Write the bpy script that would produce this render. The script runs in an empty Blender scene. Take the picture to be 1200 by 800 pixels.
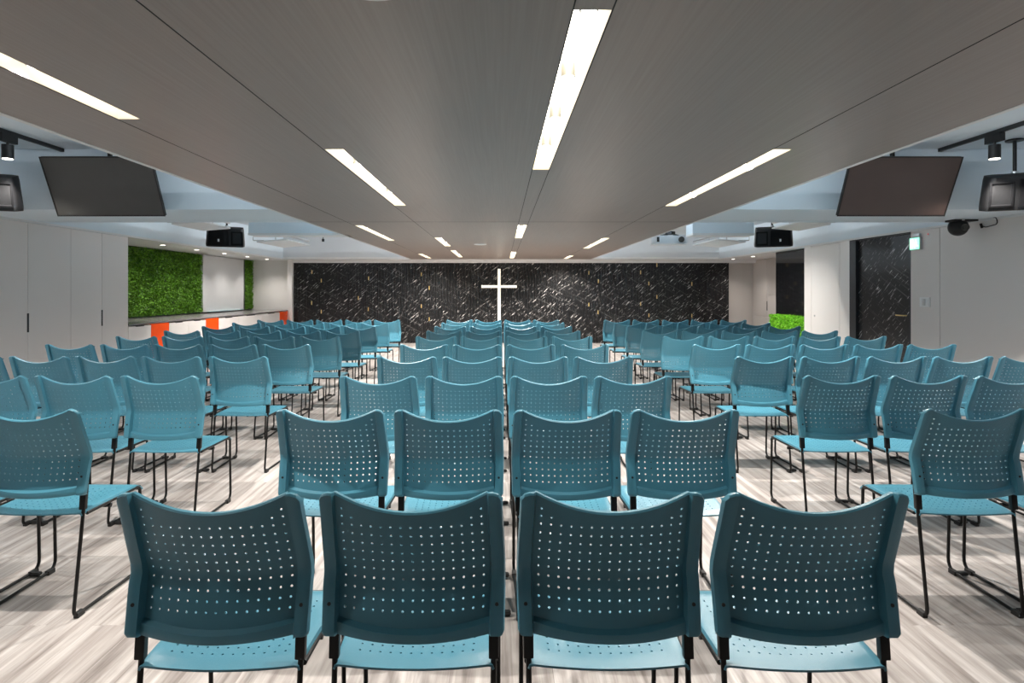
import bpy, bmesh, math, random
from mathutils import Vector, Matrix
random.seed(7)
PI = math.pi
C = bpy.context.scene.collection
F = 700.0; VX = 587.3; VY = 341.0; H = 1.398      # camera constants in the 1200x800 frame
ZS = H + 0.84                                     # lower ceiling level
ZC = 2.88                                         # upper ceiling level
XW = 5.72                                         # side wall faces

# ------------------------------------------------------------------ materials
def new_mat(name):
    m = bpy.data.materials.new(name); m.use_nodes = True
    nt = m.node_tree
    b = nt.nodes['Principled BSDF']
    return m, nt, b
def mat(name, col, rough=0.5, metal=0.0, spec=0.5, noise=0.0, nscale=8.0, bump=0.0, bscale=200.0, emis=None, estr=0.0):
    m, nt, b = new_mat(name)
    b.inputs['Base Color'].default_value = (*col, 1)
    b.inputs['Roughness'].default_value = rough
    b.inputs['Metallic'].default_value = metal
    b.inputs['Specular IOR Level'].default_value = spec
    if noise:
        tc = nt.nodes.new('ShaderNodeTexCoord')
        n = nt.nodes.new('ShaderNodeTexNoise'); n.inputs['Scale'].default_value = nscale
        nt.links.new(tc.outputs['Object'], n.inputs['Vector'])
        r = nt.nodes.new('ShaderNodeValToRGB')
        r.color_ramp.elements[0].position = 0.3; r.color_ramp.elements[1].position = 0.7
        r.color_ramp.elements[0].color = (*[c*(1-noise) for c in col], 1)
        r.color_ramp.elements[1].color = (*[min(1, c*(1+noise)) for c in col], 1)
        nt.links.new(n.outputs['Fac'], r.inputs['Fac'])
        nt.links.new(r.outputs['Color'], b.inputs['Base Color'])
    if bump:
        tc = nt.nodes.new('ShaderNodeTexCoord')
        n = nt.nodes.new('ShaderNodeTexNoise'); n.inputs['Scale'].default_value = bscale
        nt.links.new(tc.outputs['Object'], n.inputs['Vector'])
        bp = nt.nodes.new('ShaderNodeBump'); bp.inputs['Strength'].default_value = bump
        bp.inputs['Distance'].default_value = 0.002
        nt.links.new(n.outputs['Fac'], bp.inputs['Height'])
        nt.links.new(bp.outputs['Normal'], b.inputs['Normal'])
    if emis:
        b.inputs['Emission Color'].default_value = (*emis, 1)
        b.inputs['Emission Strength'].default_value = estr
    return m

def streak_mat(name, c0, c1, scale, rough=0.5, detail=6, spec=0.5, coat=0.0):
    m, nt, b = new_mat(name)
    tc = nt.nodes.new('ShaderNodeTexCoord')
    mp = nt.nodes.new('ShaderNodeMapping'); mp.inputs['Scale'].default_value = scale
    n = nt.nodes.new('ShaderNodeTexNoise'); n.inputs['Scale'].default_value = 1; n.inputs['Detail'].default_value = detail
    r = nt.nodes.new('ShaderNodeValToRGB')
    r.color_ramp.elements[0].position = 0.3; r.color_ramp.elements[1].position = 0.72
    r.color_ramp.elements[0].color = (*c0, 1); r.color_ramp.elements[1].color = (*c1, 1)
    nt.links.new(tc.outputs['Object'], mp.inputs['Vector']); nt.links.new(mp.outputs['Vector'], n.inputs['Vector'])
    nt.links.new(n.outputs['Fac'], r.inputs['Fac']); nt.links.new(r.outputs['Color'], b.inputs['Base Color'])
    b.inputs['Roughness'].default_value = rough; b.inputs['Specular IOR Level'].default_value = spec
    return m

def floor_mat():
    m, nt, b = new_mat('vinyl_plank_floor')
    N, L = nt.nodes, nt.links
    tc = N.new('ShaderNodeTexCoord')
    # plank layout: rotate so that bricks run along Y
    mp = N.new('ShaderNodeMapping'); mp.inputs['Rotation'].default_value = (0, 0, PI/2)
    L.new(tc.outputs['Object'], mp.inputs['Vector'])
    br = N.new('ShaderNodeTexBrick')
    br.inputs['Scale'].default_value = 1.0; br.inputs['Brick Width'].default_value = 1.25; br.inputs['Row Height'].default_value = 0.19
    br.inputs['Mortar Size'].default_value = 0.0012; br.inputs['Bias'].default_value = 0.0
    br.inputs['Color1'].default_value = (0.0, 0.0, 0.0, 1); br.inputs['Color2'].default_value = (1, 1, 1, 1); br.inputs['Mortar'].default_value = (0.3, 0.3, 0.3, 1)
    L.new(mp.outputs['Vector'], br.inputs['Vector'])
    # grain, offset per plank
    sep = N.new('ShaderNodeMapping'); sep.inputs['Scale'].default_value = (22, 1.1, 1)
    L.new(tc.outputs['Object'], sep.inputs['Vector'])
    add = N.new('ShaderNodeVectorMath'); add.operation = 'MULTIPLY_ADD'
    L.new(br.outputs['Color'], add.inputs[0]); add.inputs[1].default_value = (9, 31, 0); L.new(sep.outputs['Vector'], add.inputs[2])
    n = N.new('ShaderNodeTexNoise'); n.inputs['Scale'].default_value = 1; n.inputs['Detail'].default_value = 7; n.inputs['Roughness'].default_value = 0.62; n.inputs['Distortion'].default_value = 0.35
    L.new(add.outputs[0], n.inputs['Vector'])
    r = N.new('ShaderNodeValToRGB')
    e = r.color_ramp.elements
    e[0].position = 0.28; e[0].color = (0.16, 0.135, 0.122, 1)
    e[1].position = 0.68; e[1].color = (0.60, 0.57, 0.55, 1)
    k = e.new(0.47); k.color = (0.37, 0.335, 0.317, 1)
    L.new(n.outputs['Fac'], r.inputs['Fac'])
    mx = N.new('ShaderNodeMix'); mx.data_type = 'RGBA'; mx.blend_type = 'MULTIPLY'; mx.inputs['Factor'].default_value = 1.0
    r2 = N.new('ShaderNodeValToRGB')
    r2.color_ramp.elements[0].color = (0.84, 0.83, 0.82, 1); r2.color_ramp.elements[1].color = (1, 1, 1, 1)
    L.new(br.outputs['Color'], r2.inputs['Fac'])
    L.new(r.outputs['Color'], mx.inputs[6]); L.new(r2.outputs['Color'], mx.inputs[7])
    L.new(mx.outputs[2], b.inputs['Base Color'])
    b.inputs['Roughness'].default_value = 0.42
    b.inputs['Specular IOR Level'].default_value = 0.35
    return m

def marble_mat(name, axis, spec=0.4, rough=0.3, dense=1.0, flip=1):
    """black stone with short white diagonal flecks; axis = horizontal axis of the wall"""
    m, nt, b = new_mat(name)
    N, L = nt.nodes, nt.links
    tc = N.new('ShaderNodeTexCoord')
    sp = N.new('ShaderNodeSeparateXYZ'); cb = N.new('ShaderNodeCombineXYZ')
    L.new(tc.outputs['Object'], sp.inputs[0]); L.new(sp.outputs[axis], cb.inputs[0]); L.new(sp.outputs[2], cb.inputs[1])
    def layer(rot, sc, lo, hi, off):
        mp0 = N.new('ShaderNodeMapping'); mp0.inputs['Location'].default_value = off
        L.new(cb.outputs[0], mp0.inputs['Vector'])
        mp = N.new('ShaderNodeMapping'); mp.inputs['Rotation'].default_value = (0, 0, rot)
        L.new(mp0.outputs['Vector'], mp.inputs['Vector'])
        mp2 = N.new('ShaderNodeMapping'); mp2.inputs['Scale'].default_value = sc
        L.new(mp.outputs['Vector'], mp2.inputs['Vector'])
        n = N.new('ShaderNodeTexNoise'); n.noise_dimensions = '2D'; n.inputs['Scale'].default_value = 1; n.inputs['Detail'].default_value = 2.5; n.inputs['Roughness'].default_value = 0.6
        n.inputs['Distortion'].default_value = 0.25
        L.new(mp2.outputs['Vector'], n.inputs['Vector'])
        r = N.new('ShaderNodeMapRange'); r.inputs[1].default_value = lo; r.inputs[2].default_value = hi
        L.new(n.outputs['Fac'], r.inputs[0])
        return r.outputs[0]
    a = layer(-flip*math.radians(38), (3.2, 30, 1), 0.660, 0.78, (0, 0, 0))
    c = layer(-flip*math.radians(44), (5.0, 46, 1), 0.665, 0.78, (3.1, 7.7, 0))
    d = layer(flip*math.radians(28), (1.0, 30, 1), 0.60, 0.80, (9.1, 2.2, 0))
    g = layer(-math.radians(30), (1.0, 1.3, 1), 0.22, 0.52, (5.0, 1.0, 0))
    mx = N.new('ShaderNodeMath'); mx.operation = 'MAXIMUM'; L.new(a, mx.inputs[0]); L.new(c, mx.inputs[1])
    mu = N.new('ShaderNodeMath'); mu.operation = 'MULTIPLY'; L.new(mx.outputs[0], mu.inputs[0]); L.new(g, mu.inputs[1])
    d2 = N.new('ShaderNodeMath'); d2.operation = 'MULTIPLY'; L.new(d, d2.inputs[0]); d2.inputs[1].default_value = 0.12
    s = N.new('ShaderNodeMath'); s.operation = 'MAXIMUM'; L.new(mu.outputs[0], s.inputs[0]); L.new(d2.outputs[0], s.inputs[1])
    r = N.new('ShaderNodeValToRGB')
    r.color_ramp.elements[0].color = (0.010, 0.010, 0.011, 1); r.color_ramp.elements[1].color = (0.85*dense, 0.82*dense, 0.80*dense, 1)
    L.new(s.outputs[0], r.inputs['Fac']); L.new(r.outputs['Color'], b.inputs['Base Color'])
    b.inputs['Roughness'].default_value = rough; b.inputs['Specular IOR Level'].default_value = spec
    return m

M = {}
M['floor'] = floor_mat()
M['canopy'] = streak_mat('brushed_taupe_panel', (0.268, 0.225, 0.200), (0.308, 0.262, 0.236), (90, 1.5, 1), rough=0.38, spec=0.4)
M['seam'] = mat('dark_seam', (0.01, 0.01, 0.01), 0.8)
M['white_trim'] = mat('white_painted_trim', (0.72, 0.72, 0.72), 0.5, noise=0.02)
M['blue'] = mat('pale_blue_grey_paint', (0.70, 0.78, 0.84), 0.7, noise=0.02, nscale=1.5)
M['grey_blue'] = mat('light_grey_paint', (0.62, 0.65, 0.68), 0.7, noise=0.02, nscale=1.5)
M['wall'] = mat('off_white_paint', (0.80, 0.78, 0.76), 0.7, noise=0.02, nscale=1.2)
M['laminate'] = mat('warm_grey_laminate', (0.74, 0.695, 0.67), 0.5, noise=0.02, nscale=1.0)
M['white_lam'] = mat('white_laminate', (0.86, 0.82, 0.79), 0.4, noise=0.02, nscale=1.0)
M['beige_lam'] = mat('cream_laminate', (0.60, 0.56, 0.53), 0.5, noise=0.02, nscale=1.0)
M['orange'] = mat('orange_laminate', (0.95, 0.085, 0.006), 0.45, spec=0.2, noise=0.03)
M['counter'] = mat('grey_stone_counter', (0.20, 0.19, 0.19), 0.25, noise=0.15, nscale=60)
M['black'] = mat('black_plastic', (0.010, 0.010, 0.011), 0.5, spec=0.35, noise=0.1, nscale=40)
M['black_metal'] = mat('black_powder_coated_steel', (0.006, 0.006, 0.006), 0.4, metal=0.0, spec=0.3, bump=0.1, bscale=400)
M['rubber'] = mat('black_rubber', (0.015, 0.015, 0.015), 0.7, noise=0.1)
M['grille'] = mat('dark_speaker_grille', (0.007, 0.007, 0.008), 0.8, spec=0.1, bump=0.3, bscale=500)
M['screen'] = mat('dark_glass_screen', (0.032, 0.031, 0.028), 0.42, spec=0.5, noise=0.05)
M['screen_warm_reflection'] = mat('painted_reflection_screen', (0.042, 0.025, 0.021), 0.42, spec=0.5, noise=0.12, nscale=2)  # warm reflection painted into the screen's base colour
M['glass_black'] = mat('black_tinted_glass', (0.010, 0.010, 0.011), 0.06, spec=0.5, noise=0.05)
M['metal'] = mat('brushed_aluminium', (0.55, 0.56, 0.57), 0.3, metal=0.9, bump=0.1, bscale=200)
M['brass'] = mat('brass_inlay', (0.80, 0.58, 0.24), 0.3, metal=0.7, noise=0.1, nscale=30)
M['dark_frame'] = mat('dark_door_frame', (0.020, 0.022, 0.026), 0.4, noise=0.1)
M['badge'] = mat('white_badge', (0.8, 0.8, 0.8), 0.4, noise=0.02)
M['board'] = mat('white_board_surface', (0.70, 0.71, 0.72), 0.25, noise=0.01)
M['clear_edge'] = mat('glass_edge', (0.55, 0.75, 0.78), 0.1, noise=0.02)
M['marble'] = marble_mat('black_fleck_marble', 0)
M['marble_side'] = marble_mat('black_fleck_marble_door', 1, flip=-1)
M['seat_plastic'] = mat('teal_polypropylene', (0.060, 0.212, 0.288), 0.30, spec=0.5, bump=0.25, bscale=900)
M['screw'] = mat('black_screw_head', (0.006, 0.006, 0.006), 0.5, noise=0.1)
M['led'] = mat('warm_white_led_diffuser', (0.9, 0.9, 0.88), 0.6, emis=(1.0, 0.93, 0.80), estr=5.0)
M['trough'] = mat('white_trough_lining', (0.85, 0.80, 0.70), 0.6, noise=0.02)
M['cross'] = mat('lit_white_cross', (0.8, 0.78, 0.72), 0.5, emis=(1.0, 0.93, 0.78), estr=0.75)
M['lens'] = mat('lamp_lens', (0.9, 0.9, 0.9), 0.3, emis=(1.0, 0.93, 0.82), estr=6.0)
M['exit'] = mat('lit_green_sign_face', (0.6, 0.9, 0.75), 0.4, emis=(0.25, 1.0, 0.62), estr=1.6)
M['exit_mark'] = mat('sign_white_mark', (0.9, 1.0, 0.95), 0.4, emis=(0.8, 1.0, 0.92), estr=2.0)
M['red_led'] = mat('red_indicator', (0.7, 0.05, 0.05), 0.4, emis=(1.0, 0.12, 0.12), estr=1.0)
def leaf_mat(name, a, b_):
    m, nt, b = new_mat(name)
    oi = nt.nodes.new('ShaderNodeNewGeometry')
    r = nt.nodes.new('ShaderNodeValToRGB')
    r.color_ramp.elements[0].color = (*a, 1); r.color_ramp.elements[1].color = (*b_, 1)
    nt.links.new(oi.outputs['Random Per Island'], r.inputs['Fac'])
    nt.links.new(r.outputs['Color'], b.inputs['Base Color'])
    b.inputs['Roughness'].default_value = 0.55
    return m
M['moss'] = leaf_mat('moss_leaves', (0.045, 0.13, 0.006), (0.18, 0.42, 0.022))
M['hedge'] = leaf_mat('bright_leaves', (0.12, 0.42, 0.008), (0.38, 0.85, 0.05))
M['leaf_dark'] = mat('dark_leaf_backing', (0.015, 0.05, 0.008), 0.8, noise=0.3, nscale=30)

# ------------------------------------------------------------------ mesh helpers
def add_box(bm, x0, x1, y0, y1, z0, z1):
    vs = [bm.verts.new((x, y, z)) for z in (z0, z1) for y in (y0, y1) for x in (x0, x1)]
    for f in ((0, 2, 3, 1), (4, 5, 7, 6), (0, 1, 5, 4), (2, 6, 7, 3), (0, 4, 6, 2), (1, 3, 7, 5)):
        bm.faces.new([vs[i] for i in f])
    return vs
def add_tube(bm, pts, r, seg=8, cap=True, sx=1.0):
    pts = [Vector(p) for p in pts]
    rings = []; prev = None
    n = len(pts)
    for i, p in enumerate(pts):
        t = (pts[min(i+1, n-1)] - pts[max(i-1, 0)]).normalized()
        if prev is None:
            a = Vector((1, 0, 0)) if abs(t.x) < 0.9 else Vector((0, 1, 0))
            u = t.cross(a).normalized()
        else:
            u = (prev - t*prev.dot(t)).normalized()
        prev = u
        v = t.cross(u)
        rr = r[i] if isinstance(r, (list, tuple)) else r
        rings.append([bm.verts.new(p + (u*math.cos(2*PI*k/seg) + v*math.sin(2*PI*k/seg))*rr) for k in range(seg)])
    for a, b in zip(rings, rings[1:]):
        for k in range(seg):
            bm.faces.new((a[k], a[(k+1) % seg], b[(k+1) % seg], b[k]))
    if cap:
        bm.faces.new(rings[0][::-1]); bm.faces.new(rings[-1])
def add_cyl(bm, p0, p1, r0, r1=None, seg=20):
    add_tube(bm, [p0, p1], [r0, r0 if r1 is None else r1], seg)
def fillet(pts, rad, n=5):
    """round the corners of a polyline; rad: per-corner radius list"""
    P = [Vector(p) for p in pts]; out = [P[0]]
    for i in range(1, len(P)-1):
        r = rad[i-1]
        a = (P[i-1]-P[i]); b = (P[i+1]-P[i])
        r = min(r, a.length*0.49, b.length*0.49)
        p0 = P[i] + a.normalized()*r; p1 = P[i] + b.normalized()*r
        for k in range(n+1):
            t = k/n
            out.append(p0*(1-t)**2 + P[i]*2*t*(1-t) + p1*t*t)
    out.append(P[-1]); return out
def finish(bm, name, m, parent=None, smooth=None, bevel=0.0, loc=None):
    bmesh.ops.recalc_face_normals(bm, faces=bm.faces)
    if bevel:
        bmesh.ops.bevel(bm, geom=list(bm.edges), offset=bevel, segments=2, affect='EDGES', profile=0.7)
    me = bpy.data.meshes.new(name); bm.to_mesh(me); bm.free()
    if smooth is not None:
        me.shade_smooth(); me.set_sharp_from_angle(angle=math.radians(smooth))
    me.materials.append(M[m] if isinstance(m, str) else m)
    o = bpy.data.objects.new(name, me); C.objects.link(o)
    if parent: o.parent = parent
    if loc: o.location = loc
    return o
def box(name, m, x0, x1, y0, y1, z0, z1, parent=None, bevel=0.0):
    bm = bmesh.new(); add_box(bm, x0, x1, y0, y1, z0, z1)
    return finish(bm, name, m, parent, bevel=bevel, smooth=30 if bevel else None)
def empty(name, loc=(0, 0, 0), rot=(0, 0, 0)):
    o = bpy.data.objects.new(name, None); C.objects.link(o)
    o.location = loc; o.rotation_euler = rot; o.empty_display_size = 0.1
    return o
def tag(o, label, cat, group=None, kind=None):
    o['label'] = label; o['category'] = cat
    if group: o['group'] = group
    if kind: o['kind'] = kind
    return o
def struct(o, label=None):
    o['kind'] = 'structure'
    if label: o['label'] = label
    return o
def dup(root, loc, label, group, rotz=None, keep=None):
    r = root.copy(); C.objects.link(r); r.location = loc
    if rotz is not None: r.rotation_euler = (0, 0, rotz)
    r['label'] = label; r['group'] = group
    for ch in list(root.children):
        if keep and ch.name.split('.')[0] not in keep: continue
        c = ch.copy(); C.objects.link(c); c.parent = r
        for g in ch.children:
            d = g.copy(); C.objects.link(d); d.parent = c
    return r

# ------------------------------------------------------------------ THE CHAIR (local: +y = facing direction, y=0 is the top corner of the back)
def sstep(a, b, t):
    t = max(0.0, min(1.0, (t-a)/(b-a))); return t*t*(3-2*t)
ZB, ZT = 0.520, 0.902
def back_base(z):
    # upper part leans back, lower part nearly upright; smooth elbow at 0.67
    def raw(q):
        return 0.085*(1-(q-0.67)/(ZT-0.67)) if q > 0.67 else 0.085 - 0.030*(0.67-q)/(0.67-ZB)
    return sum(raw(z+d) for d in (-0.008, -0.004, 0, 0.004, 0.008))/5
def back_top(x):
    t = min(1.0, abs(x)/0.200)
    z = ZT - 0.050*(1-t*t)
    if abs(x) > 0.212: z -= 0.9*(abs(x)-0.212)**1.0*0.5 + max(0, abs(x)-0.224)*1.2
    return z
def back_pt(x, z, mask):
    s = 0.977 + 0.033*sstep(ZT, 0.67, z) - 0.012*sstep(0.66, ZB, z)
    bow = 0.030*(1-min(1.0, abs(x)/0.19)**2)
    y = back_base(z) - bow - 0.015*mask
    # the wings swell around the tube below the elbow
    if abs(x) > 0.195:
        y -= 0.012*sstep(0.70, 0.64, z)
    xx = x*s
    if z < ZB+0.012 and abs(x) > 0.22: xx *= 0.985
    return Vector((xx, y, z))
def perforated(bm, P, xs, rows, holes, hr):
    """grid of quads with octagonal holes. rows(i) -> list of z for each x line; holes: set of (i,j)"""
    nx = len(xs); nz = len(rows[0])
    V = [[bm.verts.new(P(xs[i], rows[i][j], i, j)) for j in range(nz)] for i in range(nx)]
    for i in range(nx-1):
        for j in range(nz-1):
            c = (V[i][j], V[i+1][j], V[i+1][j+1], V[i][j+1])
            if (i, j) not in holes:
                bm.faces.new(c); continue
            pc = [v.co for v in c]
            w = ((pc[1]-pc[0]).length + (pc[2]-pc[3]).length)/2; h = ((pc[3]-pc[0]).length + (pc[2]-pc[1]).length)/2
            ring = []
            for k in range(8):
                a = PI/8 + k*PI/4
                u = 0.5 + hr/w*math.cos(a); v = 0.5 + hr/h*math.sin(a)
                ring.append(bm.verts.new(pc[0]*(1-u)*(1-v) + pc[1]*u*(1-v) + pc[2]*u*v + pc[3]*(1-u)*v))
            # ring k: 0 right-up(22),1 up-right(67),2 up-left,3 left-up,4 left-down,5 down-left,6 down-right,7 right-down
            r = ring
            bm.faces.new((c[2], r[1], r[0])); bm.faces.new((c[3], r[3], r[2]))
            bm.faces.new((c[0], r[5], r[4])); bm.faces.new((c[1], r[7], r[6]))
            bm.faces.new((c[2], c[3], r[2], r[1])); bm.faces.new((c[3], c[0], r[4], r[3]))
            bm.faces.new((c[0], c[1], r[6], r[5])); bm.faces.new((c[1], c[2], r[0], r[7]))
    return V
def thicken(bm, t):
    """give the sheet a thickness by hand: offset copy + walls on every boundary edge"""
    bm.normal_update()
    bnd = [e for e in bm.edges if e.is_boundary]
    faces = list(bm.faces); verts = list(bm.verts)
    mp = {v: bm.verts.new(v.co - v.normal*t) for v in verts}
    for e in bnd:
        f = e.link_faces[0]
        a, b = e.verts
        # order as in the face
        lv = [l.vert for l in f.loops]
        ia = lv.index(a)
        if lv[(ia+1) % len(lv)] is not b: a, b = b, a
        bm.faces.new((b, a, mp[a], mp[b]))
    for f in faces:
        bm.faces.new([mp[v] for v in reversed(f.verts[:])])
def make_backrest():
    bm = bmesh.new()
    px = 0.0255
    pan = [(-7.5+i)*px for i in range(16)]
    xs = [-0.2345, -0.231, -0.224, -0.210, -0.1985, -0.1945] + pan + [0.1945, 0.1985, 0.210, 0.224, 0.231, 0.2345]
    dz = 0.0252
    z0 = 0.5704
    base = [ZB, ZB+0.004, ZB+0.012, 0.536, 0.549, 0.555, 0.5615] + [z0 + dz*k for k in range(11)]
    zlast = base[-1]
    rows = []
    for x in xs:
        zt = back_top(x)
        cz = 1-min(1, abs(x)/0.194)**2
        rows.append(base[:4] + [base[4]+0.004-0.016*cz, base[5]+0.004-0.015*cz, base[6]+0.003-0.013*cz] + base[7:] + [zlast + (zt-0.006-zlast)*k/3 for k in (1, 2, 3)] + [zt-0.0015, zt])
    nb = 7
    i0 = 6
    holes = set()
    for c in range(15):
        for j in range(10): holes.add((i0+c, nb+j))
        if c in (0, 14): holes.add((i0+c, nb+10)); holes.add((i0+c, nb+11))
        if c in (1, 13): holes.add((i0+c, nb+10))
    nrow = len(rows[0])
    def P(x, z, i, j):
        m = 1.0 if abs(x) > 0.197 else 0.0
        # lower band, its inner line bowed with the panel
        if j <= 4: m = 1.0
        p = back_pt(x, z, m)
        # rolled rim all round: outermost lines run forward
        if i in (0, len(xs)-1): p.y += 0.020
        elif i in (1, len(xs)-2): p.y += 0.005
        if j == nrow-1: p.y += 0.016; p.z -= 0.001
        elif j == nrow-2: p.y += 0.005
        if j <= 2: p.z -= 0.010*(1-min(1, abs(x)/0.2)**2)
        if j == 0: p.y += 0.012
        elif j == 1: p.y += 0.003
        return p
    perforated(bm, P, xs, rows, holes, 0.0033)
    bmesh.ops.recalc_face_normals(bm, faces=bm.faces)
    bm.normal_update()
    # make the sheet face the rear (-y)
    if sum(f.normal.y*f.calc_area() for f in bm.faces) > 0:
        bmesh.ops.reverse_faces(bm, faces=bm.faces)
    thicken(bm, 0.0042)
    return bm
SEAT_R, SEAT_F = 0.055, 0.475
def make_seat():
    bm = bmesh.new()
    cx = 0.0285
    inner = [(-6+i)*cx for i in range(13)]
    xs = [-0.218, -0.214, -0.203, -0.190] + inner + [0.190, 0.203, 0.214, 0.218]
    ys = [0.0, 0.010, 0.030] + [0.046 + 0.0275*k for k in range(11)] + [0.345, 0.370, 0.390, 0.405, 0.415, 0.419]
    rows = [ys for _ in xs]
    holes = {(4+c, 3+r) for c in range(12) for r in range(10)}
    def P(x, v, i, j):
        t = min(1, abs(x)/0.2)
        y = SEAT_R + v - 0.018*(1-t*t)*max(0, 1-v/0.12)
        w = x*(0.955 + 0.045*sstep(0.0, 0.30, v))
        z = 0.447 - 0.012*(1-t**2)*sstep(0, 0.08, v)*(1-sstep(0.25, 0.36, v)) - 0.008*(1-sstep(0.0, 0.06, v))
        q = max(0.0, v-0.335)/0.084
        z -= 0.030*q**2.2
        if i in (0, len(xs)-1): z -= 0.012
        elif i in (1, len(xs)-2): z -= 0.003
        return Vector((w, y, z))
    perforated(bm, P, xs, rows, holes, 0.0032)
    bmesh.ops.recalc_face_normals(bm, faces=bm.faces); bm.normal_update()
    if sum(f.normal.z for f in bm.faces) < 0: bmesh.ops.reverse_faces(bm, faces=bm.faces)
    thicken(bm, 0.006)
    return bm
R_T = 0.0075
def side_path(s):
    xr, xf = 0.203*s, 0.215*s
    pts = [(0.206*s, 0.090, 0.62), (0.206*s, 0.075, 0.50), (xr, 0.010, 0.012), (xf, 0.462, 0.012), (xf, 0.452, 0.428), (0.209*s, 0.085, 0.428)]
    return fillet(pts, [0.10, 0.035, 0.055, 0.028])
def make_chair():
    t = empty('stacking_chair')
    b = finish(make_backrest(), 'backrest', 'seat_plastic', t, smooth=38)
    for s in (-1, 1):
        bm = bmesh.new(); p = back_pt(0.213*s, 0.600, 1.0)
        add_cyl(bm, (p.x, p.y-0.0015, p.z), (p.x, p.y+0.004, p.z), 0.0048, seg=10)
        finish(bm, 'screw', 'screw', b)
    finish(make_seat(), 'seat', 'seat_plastic', t, smooth=38)
    for s in (-1, 1):
        bm = bmesh.new(); add_tube(bm, side_path(s), R_T, 8)
        fr = finish(bm, 'sled_leg', 'black_metal', t, smooth=50)
        for (yy, xx) in ((0.045, 0.204*s), (0.425, 0.214*s)):
            bm = bmesh.new(); add_box(bm, xx-0.011, xx+0.011, yy-0.022, yy+0.022, 0.0, 0.022)
            finish(bm, 'foot_glide', 'rubber', fr, bevel=0.004, smooth=30)
        bm = bmesh.new()
        q = add_box(bm, 0.206*s-0.013, 0.206*s+0.013, -0.007, 0.012, 0.452, 0.560)
        for v in q: v.co.y += 0.062 + (v.co.z-0.45)*0.10
        finish(bm, 'back_bracket', 'black_metal', t, bevel=0.004, smooth=30)
    bm = bmesh.new()
    add_tube(bm, [(-0.212, 0.24, 0.408), (0.212, 0.24, 0.408)], 0.010, 8)
    add_box(bm, -0.05, 0.05, 0.215, 0.265, 0.398, 0.432)
    finish(bm, 'cross_bar', 'black_metal', t, smooth=40)
    bm = bmesh.new()
    add_tube(bm, [(-0.213, 0.452, 0.420), (0.213, 0.452, 0.420)], 0.012, 10)
    finish(bm, 'front_bar', 'black_metal', t, smooth=40)
    return t
chair0 = make_chair()
def clip(parent):
    """connector hooking a chair's runner to its neighbour's"""
    for yy in (0.06, 0.405):
        bm = bmesh.new(); add_box(bm, 0.200, 0.300, yy-0.022, yy+0.022, 0.008, 0.030)
        finish(bm, 'ganging_clip', 'rubber', parent, bevel=0.004, smooth=30)

ROWD = [1.48, 2.51, 3.51, 4.55, 5.58, 6.60, 7.55, 8.50, 9.45, 10.37]
ORD = ['', '', 'second ', 'third ', 'fourth ', 'fifth ']
def rowname(n):          # n = 1..10 from the rear; the centre block has ten rows, the side blocks nine
    return n
def centre_row(n):
    if n == 1: return 'rearmost row'
    if n <= 5: return ORD[n] + 'row from the rear'
    k = 11-n
    return 'front row facing the marble wall' if k == 1 else ORD[k] + 'row from the marble wall'
def side_row(n):
    k = n-1
    if k == 1: return 'rearmost row'
    if k <= 5: return ORD[k] + 'row from the rear'
    k = 11-n
    return 'front row by the marble wall' if k == 1 else ORD[k] + 'row from the marble wall'
CS = ['seat at the moss-wall end', 'second seat from the moss-wall end', 'second seat from the exit-door end', 'seat at the exit-door end']
SS = ['aisle seat', 'second seat from the aisle', 'middle seat', 'fourth seat from the aisle', 'seat farthest from the aisle']
first = [True]
clipmesh = []
for yy in (0.06, 0.405):
    bm = bmesh.new(); add_box(bm, 0.218, 0.266, yy-0.014, yy+0.014, 0.006, 0.022)
    bmesh.ops.bevel(bm, geom=list(bm.edges), offset=0.004, segments=2, affect='EDGES')
    me = bpy.data.meshes.new('ganging_clip'); bm.to_mesh(me); bm.free(); me.materials.append(M['rubber']); clipmesh.append(me)
def place(x, y, label, group, gang, rz=0.0):
    if first[0]:
        r = chair0; r.location = (x, y, 0); r['label'] = label; r['group'] = group; r['category'] = 'chair'; first[0] = False
        r.rotation_euler = (0, 0, rz)
    else:
        r = dup(chair0, (x, y, 0), label, group, rz)
    return r
placed = []
for n, D in enumerate(ROWD, 1):
    for k, x in enumerate((-0.722, -0.222, 0.280, 0.780)):
        shade = 'shaded dark teal' if n == 1 else 'teal'
        placed.append((place(x + random.uniform(-.004, .004), D + random.uniform(-.006, .006),
              f'{shade} chair, centre block, {centre_row(n)}, {CS[k]}', 'centre block of ganged chairs', k < 3, random.uniform(-.008, .008)), k < 3))
for side, nm, grp in ((-1, 'moss-wall block', 'block of chairs on the moss-wall side'), (1, 'exit-door block', 'block of chairs on the exit-door side')):
    for n, D in enumerate(ROWD, 1):
        if n == 1: continue
        cnt = 2 if n == 2 else (3 if n == 3 else 5)
        for k in range(cnt):
            if n == 10 and side < 0: off = 0.03
            else: off = 0
            x = side*(2.02 + 0.507*k - off)
            placed.append((place(x + random.uniform(-.004, .004), D + 0.02 + random.uniform(-.006, .006),
                  f'teal chair, {nm}, {side_row(n)}, {SS[k] if cnt == 5 or k < 2 else "third seat from the aisle"}', grp, False, random.uniform(-.010, .010)),
                  (k < cnt-1) if side > 0 else (k > 0)))
for r, g in placed:      # the connectors between neighbours, on the chair at their -x side
    if g:
        for me in clipmesh:
            o = bpy.data.objects.new('ganging_clip', me); C.objects.link(o); o.parent = r

# ------------------------------------------------------------------ SETTING
Y0, YB = -3.2, 16.1
fl = struct(box('floor', 'floor', -7.2, 7.2, Y0, 17.0, -0.1, 0.0), 'pale streaky wood-look plank floor')
struct(box('ceiling', 'blue', -7.2, 7.2, Y0, 17.0, ZC, ZC+0.1), 'pale blue upper ceiling of the side bays')
struct(box('wall_rear', 'wall', -7.2, 7.2, Y0-0.15, Y0, 0, ZC), 'off-white rear wall')

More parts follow.
